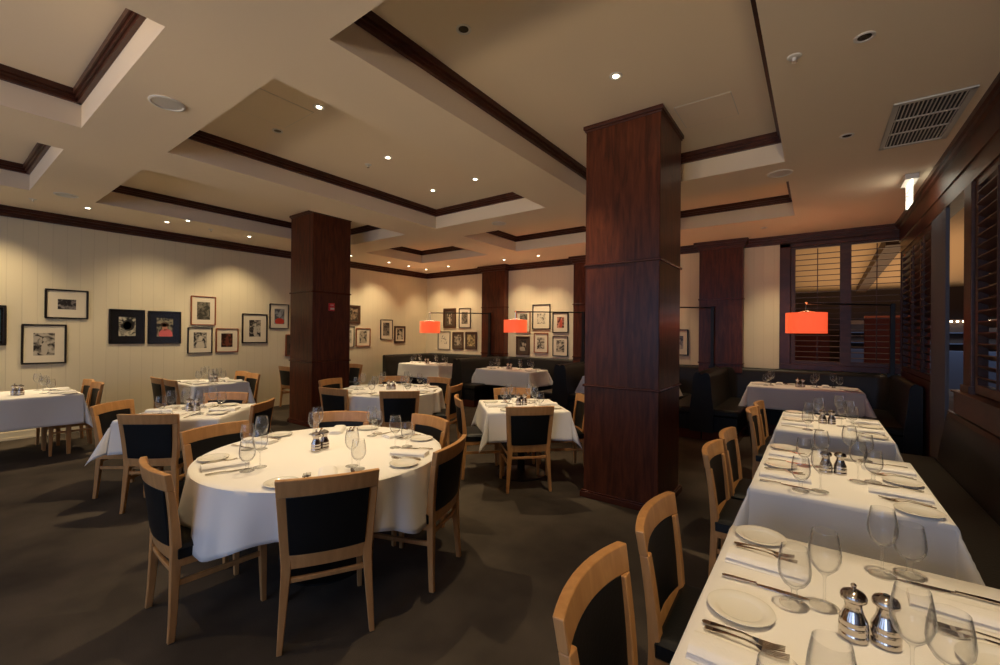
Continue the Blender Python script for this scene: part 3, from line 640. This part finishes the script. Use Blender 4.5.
def round_table(cx, cy, R, rc, label, clabel, seed, drop0=.27, dropc=.16):
    t = empty('round_table', (cx, cy, 0)); MB().lathe([(0, TZ - .03), (R - .006, TZ - .03), (R - .006, TZ - .001), (0, TZ - .001)], 64).build('tabletop', M['beech'], t)
    pedestal(t); tag(t, label, 'table')
    rnd = random.Random(seed); ph = [rnd.uniform(0, 6.28) for _ in range(6)]
    N_ = 192; m = MB(); rings = [0, .15, .3, .45, .6, R - .04, R - .004]
    vs = [(0, 0, TZ + .004)]; fs = []
    rows = []
    for r in rings[1:]: rows.append([(r * math.cos(2 * PI * k / N_), r * math.sin(2 * PI * k / N_), TZ + .004) for k in range(N_)])
    for j in range(13):
        s_ = j / 12
        row = []
        for k in range(N_):
            a = 2 * PI * k / N_; c4 = abs(math.cos(2 * (a - rc))) ** 3 if math.cos(4 * (a - rc)) > -2 else 0
            cc = max(0, math.cos(4 * (a - rc))) ** 1.8
            L_ = drop0 + dropc * cc + .015 * math.sin(5 * a + ph[0])
            s = .004 + L_ * s_
            fold = (abs(math.sin(8 * a + ph[1])) ** .8 * 1.5 - .9 + math.sin(11 * a + ph[2]) * .5 + (abs(math.sin(14 * a + ph[3])) - .5) * .35)
            out = .006 + s * .05 + s_ ** .9 * .036 * fold + s_ * cc * .02
            row.append(((R + out) * math.cos(a), (R + out) * math.sin(a), TZ + .002 - s * .985))
        rows.append(row)
    for row in rows: vs += row
    for k in range(N_): fs.append((0, 1 + k, 1 + (k + 1) % N_))
    for i in range(len(rows) - 1):
        for k in range(N_): fs.append((1 + i * N_ + k, 1 + (i + 1) * N_ + k, 1 + (i + 1) * N_ + (k + 1) % N_, 1 + i * N_ + (k + 1) % N_))
    c = m.add(vs, fs).build('tablecloth', M['cloth'], None, smooth=True, loc=(cx, cy, 0), angle=50)
    so = c.modifiers.new('solid', 'SOLIDIFY'); so.thickness = .0015
    tag(c, clabel, 'tablecloth', 'white cloths on the round tables')

D = math.radians
# ------------------------------------------------------------------ chair
def make_chair():
    t = empty('dining_chair')
    ZT = .845
    def hw(z): return .212 + .006 * 0 + (max(0, z - .40) / .44) * .030 + max(0, .40 - z) * .04
    def yb(z):
        if z < .42: return -.288 + .023 * (z / .42) ** .8
        return -.265 - .048 * ((z - .42) / .43) ** 1.5
    def bow(x, z): return -.038 * (1 - (x / hw(z)) ** 2) * min(1, max(0, (z - .30) / .2))
    def piece(name, x0, x1, z0f, z1f, th, mt, par, nx=12, nz=6, off=0, bev=.004):
        m = MB(); us = [x0 + (x1 - x0) * i / nx for i in range(nx + 1)]; vs_ = [k / nz for k in range(nz + 1)]
        def P(u, k, side):
            z = z0f(u) + (z1f(u) - z0f(u)) * k; x = u * hw(z); return (x, yb(z) + bow(x, z) + off + (th / 2 if side else -th / 2), z)
        n = len(vs_); A = [P(u, k, 1) for u in us for k in vs_]; B = [P(u, k, 0) for u in us for k in vs_]; fs = []; o = len(A)
        for i in range(nx):
            for j in range(nz):
                a = i * n + j; fs.append((a, a + n, a + n + 1, a + 1)); fs.append((o + a, o + a + 1, o + a + n + 1, o + a + n))
            fs.append((i * n, o + i * n, o + (i + 1) * n, (i + 1) * n)); fs.append((i * n + nz, (i + 1) * n + nz, o + (i + 1) * n + nz, o + i * n + nz))
        for j in range(nz):
            fs.append((j, j + 1, o + j + 1, o + j)); e = nx * n; fs.append((e + j, o + e + j, o + e + j + 1, e + j + 1))
        return m.add(A + B, fs).build(name, mt, par, bevel=bev, smooth=True, angle=50)
    for s in (-1, 1):     # rear leg rising into the back post
        zs = [0, .08, .18, .28, .38, .42, .46, .54, .62, .70, .758]
        fr = []
        for z in zs:
            wx = .026 + .020 * min(1, z / .42); wy = .031 + .014 * (1 - abs(z - .42) / .43) ** 1.5
            xo = hw(z); xi = xo - wx; y = yb(z)
            fr.append(lambda a, b_, z=z, xo=xo, xi=xi, y=y, wy=wy: (s * (xi + (xo - xi) * a), y + (b_ - .5) * wy, z))
        MB().sweep([(0, 0), (1, 0), (1, 1), (0, 1)], fr).build('rear_leg', M['beech'], t, bevel=.004, smooth=True)
    piece('top_rail', -1.0, 1.0, lambda u: .757 + .006 * (1 - u * u), lambda u: ZT + .005 * (1 - u * u), .032, M['beech'], t)
    piece('lower_rail', -.82, .82, lambda u: .395, lambda u: .465, .024, M['beech'], t)
    piece('back_panel', -.82, .82, lambda u: .465, lambda u: .760 + .006 * (1 - u * u), .030, M['leather'], t, bev=.006)
    piece('back_stretcher', -.84, .84, lambda u: .325, lambda u: .350, .020, M['beech'], t, nz=2)
    for s in (-1, 1):
        m = MB(); m.sweep([(0, 0), (1, 0), (1, 1), (0, 1)], [(lambda a, b_, z=z, w_=w_: (s * (.218 - w_ * (1 - a)), (.165 - w_ * b_), z)) for z, w_ in ((0, .026), (.2, .034), (.405, .042))])
        m.build('front_leg', M['beech'], t, bevel=.004)
    m = MB()
    m.box(-.205, .205, .130, .154, .360, .405)
    for s in (-1, 1): m.box(min(s * .192, s * .214), max(s * .192, s * .214), -.265, .14, .360, .405)
    m.build('seat_frame', M['beech'], t, bevel=.003)
    for s in (-1, 1): MB().box(min(s * .195, s * .212), max(s * .195, s * .212), -.29, .145, .265, .292).build('side_stretcher', M['beech'], t, bevel=.003)
    m = MB(); n = 14
    def top(u, v):
        x = u * .222; y = -.262 + (v + 1) / 2 * .442; e = max(abs(u), abs(v)); return (x, y, .475 + .012 * (1 - u * u) * (1 - v * v) - (.022 if e > .999 else (.006 if e > .9 else 0)))
    g = [-1, -.93, -.8, -.5, -.2, .2, .5, .8, .93, 1]
    m.grid(top, g, g); m.box(-.222, .222, -.262, .180, .400, .453); m.build('seat', M['leather'], t, smooth=True, bevel=.006)
    return t
proto = make_chair(); used = [False]; kids(proto)
def chair(tx, ty, face, label, group):
    """tx,ty: middle of the top rail; face: heading of the sitter (degrees)"""
    a = D(face); x = tx + .315 * math.cos(a); y = ty + .315 * math.sin(a); rz = a - PI / 2
    if not used[0]: o = proto; o.location = (x, y, 0); o.rotation_euler = (0, 0, rz); used[0] = True
    else: o = dup(proto, (x, y, 0), rz)
    return tag(o, label, 'chair', group)
K = 1.02
def chk(x, y, *a): return chair(x * K, y * K, *a)
g = 'chairs around the near round table'
chk(-1.905, 1.20, 151, 'beech chair seen from behind, nearest at the near round table', g)
chk(-2.74, .735, 87, 'beech chair seen edge-on, leftmost at the near round table', g)
chk(-1.86, 2.02, 200, 'beech chair seen from behind, rightmost at the near round table', g)
chk(-2.56, 2.52, 262, 'beech chair with its front towards us, right rear of near round table', g)
chk(-3.31, 2.20, 312, 'beech chair on the far side of the near round table', g)
chk(-3.53, 1.31, 10, 'beech chair with its front towards us, left rear of near round table', g)
g = 'chairs around the far round table'
chk(-5.78, 3.64, 18, 'beech chair at the far round table right against the back column', g)
chk(-4.82, 3.07, 100, 'beech chair seen from behind, left front of the far round table', g)
chk(-3.99, 3.42, 135, 'beech chair seen from behind, front centre of the far round table', g)
chk(-5.40, 4.52, 318, 'beech chair behind the far round table, only its top showing', g)
chk(-4.72, 4.83, 272, 'beech chair at the right rear of the far round table', g)
chk(-3.90, 4.32, 202, 'beech chair seen edge-on at the right of the far round table', g)
g = 'chairs around the square table by the big column'
chk(-3.13, 3.51, 47, 'beech chair seen edge-on, left of the square table by the big column', g)
chk(-2.20, 3.49, 136, 'beech chair seen from behind at the square table by the big column', g)
chk(-3.12, 4.51, 312, 'beech chair behind the square table by the big column', g)
chk(-2.13, 4.50, 222, 'beech chair half hidden by the big column', g)
g = 'chairs around the square table behind the near round one'
chk(-5.40, 1.12, 40, 'beech chair left of the square table with the pointed cloth corner', g)
chk(-4.46, 1.15, 131, 'dark-backed chair in front of the square table left of the near round one', g)
chk(-4.42, 2.06, 222, 'dark-backed chair right of the square table, seen edge-on', g)
chk(-5.34, 2.08, 312, 'beech chair on the far side of the square table left of centre', g)
g = 'chairs at the left wall tables'
chk(-8.10, 1.43, 270, 'beech chair at the leftmost wall table, nearer the wall', g)
chk(-7.60, 1.43, 270, 'beech chair at the leftmost wall table, nearer the room', g)
chk(-7.86, 2.12, 90, 'beech chair left of the second wall table, nearer the wall', g)
chk(-7.36, 2.14, 90, 'beech chair left of the second wall table, nearer the room', g)
chk(-7.98, 3.36, 270, 'beech chair right of the second wall table, nearer the wall', g)
chk(-7.46, 3.30, 270, 'beech chair right of the second wall table, nearer the room', g)
chk(-8.55, 4.38, 90, 'beech chair standing by the left wall just left of the back column', g)
chk(-8.12, 5.72, 270, 'beech chair top showing just right of the back column', g)
g = 'chairs along the window-side tables'
chk(-.515, 1.17, 2, 'beech chair nearest the camera, its back cut by the photo bottom', g)
chk(-.510, 1.755, 2, 'second beech chair from the camera at the window-side tables', g)
chk(-.52, 2.965, 0, 'third beech chair from the camera at the window-side tables', g)
chk(-.51, 3.47, 0, 'fourth beech chair from the camera at the window-side tables', g)
chk(-.49, 4.72, 0, 'fifth beech chair from the camera at the window-side tables', g)
chk(-.475, 5.20, 0, 'farthest beech chair at the window-side tables', g)

# ------------------------------------------------------------------ tableware prototypes
HID = []
def proto_mesh(mb, name, m, **k):
    o = mb.build(name, m, None, **k); HID.append(o); return o
wine_p = [(.0, .0), (.037, .0), (.0375, .002), (.030, .004), (.010, .008), (.0045, .014), (.0035, .03), (.0035, .082), (.006, .092), (.018, .103), (.032, .120), (.0395, .142), (.0405, .160), (.038, .185), (.0315, .222),
          (.0305, .222), (.037, .185), (.0393, .160), (.0383, .143), (.031, .122), (.017, .106), (.0, .099)]
gob_p = [(.0, .0), (.037, .0), (.0375, .003), (.028, .006), (.012, .012), (.0075, .022), (.0085, .034), (.007, .044), (.012, .052), (.028, .064), (.040, .085), (.0425, .105), (.040, .135), (.034, .172),
         (.0328, .172), (.0385, .135), (.041, .105), (.0385, .087), (.027, .068), (.011, .058), (.0, .056)]
W0 = proto_mesh(MB().lathe(wine_p, 28), 'wine_glass', M['glass'], smooth=True, angle=60)
G0 = proto_mesh(MB().lathe(gob_p, 28), 'water_goblet', M['glass'], smooth=True, angle=60)
P0 = proto_mesh(MB().lathe([(0, .0055), (.052, .0055), (.057, .007), (.062, .010), (.083, .0145), (.0865, .0135), (.0835, .0095), (.056, .003), (.05, 0), (0, 0)], 40), 'bread_plate', M['china'], smooth=True, angle=60)
m = MB()
def nap(z0, x0, x1, y0, y1, h):
    n = 9; us = [i / 8 for i in range(9)]
    A = lambda u, v: (x0 + (x1 - x0) * u, y0 + (y1 - y0) * v, z0 + h * (1 - abs(2 * u - 1) ** 6) * (.92 + .08 * math.sin(9 * v)))
    m.grid(A, us, us); m.grid(lambda u, v: (x0 + (x1 - x0) * u, y0 + (y1 - y0) * v, z0), us, us)
    for v in (0, 1): m.grid(lambda u, k, v=v: (x0 + (x1 - x0) * u, y0 + (y1 - y0) * v, z0 + k * (A(u, v)[2] - z0)), us, [0, 1])
nap(0, -.052, .052, -.12, .12, .014); nap(.0135, -.047, .047, -.118, .119, .012)
N0 = proto_mesh(m, 'folded_napkin', M['napkin'], smooth=True, angle=50)
def strip(m, pts, th=.0022):     # pts: (y, halfwidth, z)
    m.sweep([(-1, 0), (1, 0), (1, 1), (-1, 1)], [(lambda a, b_, y=y, w_=w_, z=z: (a * w_, y, z + b_ * th)) for y, w_, z in pts])
m = MB(); strip(m, [(-.118, .004, .002), (-.113, .0085, .002), (-.09, .0085, .003), (-.03, .005, .004), (-.02, .0065, .004)], .0045)
strip(m, [(-.02, .006, .003), (-.01, .008, .002), (.03, .0105, .001), (.08, .010, .001), (.108, .006, .001), (.118, .0015, .001)], .0018)
K0 = proto_mesh(m, 'table_knife', M['steel'], bevel=.0005)
m = MB(); strip(m, [(-.096, .003, .004), (-.092, .0085, .004), (-.075, .008, .005), (-.04, .0045, .009), (0, .0032, .011), (.025, .004, .008), (.038, .011, .004), (.048, .0125, .003)], .0022)
for k in range(4):
    x = -.0105 + k * .007
    m.sweep([(-1, 0), (1, 0), (1, 1), (-1, 1)], [(lambda a, b_, y=y, z=z, x=x, w_=w_: (x + a * w_, y, z + b_ * .002)) for y, z, w_ in ((.046, .003, .0024), (.07, .004, .0022), (.096, .009, .0012))])
F0 = proto_mesh(m, 'table_fork', M['steel'])
def mill(pepper):
    t = empty('pepper_mill' if pepper else 'salt_mill')
    MB().lathe([(0, 0), (.031, 0), (.032, .004), (.032, .014), (.0305, .016), (.0305, .018), (.032, .020), (.0325, .032), (.031, .036), (.0305, .038), (.0315, .040), (.030, .050), (.022, .068), (.0185, .082), (.0195, .092), (.0235, .098)], 28).build('body', M['chrome'], t, smooth=True, angle=60)
    cp = MB().lathe([(.0235, .098), (.0285, .101), (.0295, .106), (.0285, .112), (.024, .119), (.012, .125), (0, .127)], 28).build('cap', M['chrome'], t, smooth=True, angle=60)
    if pepper: MB().lathe([(.004, .126), (.0035, .130), (.0065, .134), (.0065, .138), (.003, .142), (0, .142)], 14).build('knob', M['chrome'], cp, smooth=True)
    else: MB().lathe([(.006, .1265), (.006, .128), (0, .128)], 12).build('cap_plug', M['dark'], cp)
    return t
PM, SM = mill(True), mill(False)
for o in (PM, SM): kids(o)
def put(src, x, y, z, rz, label, cat, group, name=None):
    o = dup(src, (x, y, z), rz); return tag(o, label, cat, group)
jr = random.Random(3)
def setting(cx, cy, z, face, seat, tab, glasses=True, mirror=False, tight=1.0):
    """cx,cy: point on the table edge in front of the sitter, face: heading of the sitter in degrees"""
    a = D(face); fx, fy = math.cos(a), math.sin(a); rx, ry = fy, -fx
    def L_(r, f): r *= tight; return cx + rx * r + fx * f, cy + ry * r + fy * f
    rz = a - PI / 2; where_ = ' at the %s of the %s' % (seat, tab)
    j = lambda s=.008: jr.uniform(-s, s)
    zt = z + .0055
    x, y = L_(-.235 + j(), .105 + j()); put(P0, x, y, zt, 0, 'white bread plate' + where_, 'plate', 'bread plates')
    x, y = L_(-.125 + j(.004), .125); put(F0, x, y, zt, rz + j(.06), 'outer steel fork' + where_, 'fork', 'steel forks')
    x, y = L_(-.098 + j(.004), .135); put(F0, x, y, zt, rz + j(.06) - .05, 'inner steel fork' + where_, 'fork', 'steel forks')
    x, y = L_(0 + j(), .140 + j()); put(N0, x, y, zt, rz + j(.05), 'folded white napkin' + where_, 'napkin', 'folded napkins')
    x, y = L_(.145 + j(), .150); put(K0, x, y, zt, rz + j(.05), 'steel knife' + where_, 'knife', 'steel knives')
    x, y = L_(.190 + j(), .225 + j()); put(G0, x, y, zt, 0, 'short water goblet' + where_, 'glass', 'water goblets')
    x, y = L_(.145 + j(), .300 + j()); put(W0, x, y, zt, 0, 'tall wine glass' + where_, 'glass', 'wine glasses')
def mills(x, y, z, a, tab):
    a = D(a); d = .034
    put(PM, x - d * math.cos(a), y - d * math.sin(a), z + .0055, 0, 'polished steel pepper mill with a knob on the ' + tab, 'pepper mill', 'pepper mills')
    put(SM, x + d * math.cos(a), y + d * math.sin(a), z + .0055, 0, 'polished steel salt mill without a knob on the ' + tab, 'salt mill', 'salt mills')

# window-side tables
for nm, ya, yb_, left, right, ml in (('nearest window-side table', .72, 2.04, (1.735, 1.175), (1.775, 1.20), (.115, 1.485)),
                        ('second window-side table', 2.62, 3.74, (3.42, 2.90), (3.42, 2.93), (.08, 3.17)),
                        ('third window-side table', 4.39, 5.47, (5.19, 4.70), (5.19, 4.73), (.08, 4.93))):
    cy, hy = (ya + yb_) / 2, (yb_ - ya) / 2
    rect_table(.10, cy, .38, hy, 0, 'rectangular dining table under the cloth of the ' + nm, 'white tablecloth hanging over the ' + nm, .255, seed=int(ya * 10), flare=.19, cgroup='cloths on the window-side tables')
    for q, y in zip(('far left seat', 'near left seat'), left): setting(-.28, y, TZ, 0, q, nm)
    for q, y in zip(('far right seat', 'near right seat'), right): setting(.48, y, TZ, 180, q, nm)
    mills(ml[0], ml[1], TZ, 15, nm)
# round tables
def rsettings(cx, cy, R, angs, tab, names):
    for a, n_ in zip(angs, names):
        aa = D(a); setting(cx + (R - .03) * math.cos(aa), cy + (R - .03) * math.sin(aa), TZ, a + 180, n_, tab, tight=.92)
SN = ('nearest seat', 'right seat', 'far right seat', 'far seat', 'far left seat', 'left seat')
round_table(-2.65, 1.65, .755, D(10), 'round dining table under the cloth in the left foreground', 'white cloth falling in folds over the near round table', 4, .26, .09)
rsettings(-2.65, 1.65, .755, (-32, 28, 85, 140, 198, 256), 'near round table', SN); mills(-2.70, 1.63, TZ, 100, 'near round table')
round_table(-4.80, 3.96, .70, D(-12), 'round dining table under the cloth beside the back column', 'white cloth over the far round table with a pointed fold at right', 5, .28, .14)
rsettings(-4.80, 3.96, .70, (-35, 22, 85, 138, 200, 268), 'far round table', SN); mills(-4.80, 3.96, TZ, 45, 'far round table')
# square tables set diagonally
for (cx, cy, tab, sd, fl) in ((-2.645, 4.01, 'square table by the big column', 3, .15), (-4.98, 1.64, 'square table left of centre', 9, .20)):
    rect_table(cx, cy, .425, .425, D(45), 'small square dining table under the cloth of the ' + tab, 'white cloth with hanging corners on the ' + tab, .29, seed=sd, flare=fl)
    for a, n_ in ((-45, 'front seat'), (45, 'right seat'), (135, 'far seat'), (225, 'left seat')):
        aa = D(a); setting(cx + .42 * math.cos(aa), cy + .42 * math.sin(aa), TZ, a + 180, n_, tab, tight=.85)
    mills(cx, cy, TZ, 45, tab)
# left wall tables: sitters face along the wall
for (cx, cy, hx, hy, tab, sd, dr) in ((-7.87, .74, .49, .51, 'leftmost wall table', 1, .36), (-7.66, 2.76, .46, .36, 'second wall table', 2, .34)):
    rect_table(cx, cy, hx, hy, 0, 'dining table under the cloth of the ' + tab, 'white cloth hanging straight over the ' + tab, dr, seed=sd, flare=.12, cgroup='cloths on the wall tables', legs=(sd == 1))
    for dx, w_ in ((-.23, 'wall side'), (.23, 'room side')):
        setting(cx + dx, cy - hy, TZ, 90, 'left ' + w_, tab, tight=.75); setting(cx + dx, cy + hy, TZ, 270, 'right ' + w_, tab, tight=.75)
    mills(cx + .1, cy, TZ, 45, tab)
# booth tables
for (x0, x1, y0, y1, tab, rz, st) in ((-8.62, -7.22, 7.36, 8.10, 'back corner booth table', 0, 4), (-6.06, -4.68, 7.36, 8.10, 'middle booth table', 0, 4),
                       (-3.50, -2.05, 7.36, 8.10, 'booth table behind the big column', 0, 0), (-.88, .52, 7.72, 8.42, 'booth table before the shutters', 2.5, 4)):
    cx, cy = (x0 + x1) / 2, (y0 + y1) / 2; zb = .775
    rect_table(cx, cy, (x1 - x0) / 2, (y1 - y0) / 2, D(rz), 'dining table under the cloth of the ' + tab, 'white cloth draped over the ' + tab, .33, z=zb, seed=int(-x0 * 7), flare=.2, cgroup='cloths on the booth tables')
    if st:
        for px, fc, n_ in ((x0 + .02, 0, 'left seat'), (x1 - .02, 180, 'right seat')): setting(px, cy, zb, fc, n_, tab, tight=.8)
        setting(cx - .3, y1 - .01, zb, 270, 'back left seat', tab, tight=.8); setting(cx + .3, y1 - .01, zb, 270, 'back right seat', tab, tight=.8)
        mills(cx - .02, cy - .05, zb, 20, tab)

for o in HID: bpy.data.objects.remove(o)
for t in (PM, SM):
    for c in list(kids(t)):
        for d in list(kids(c)): bpy.data.objects.remove(d)
        bpy.data.objects.remove(c)
    bpy.data.objects.remove(t)
bpy.context.view_layer.update()
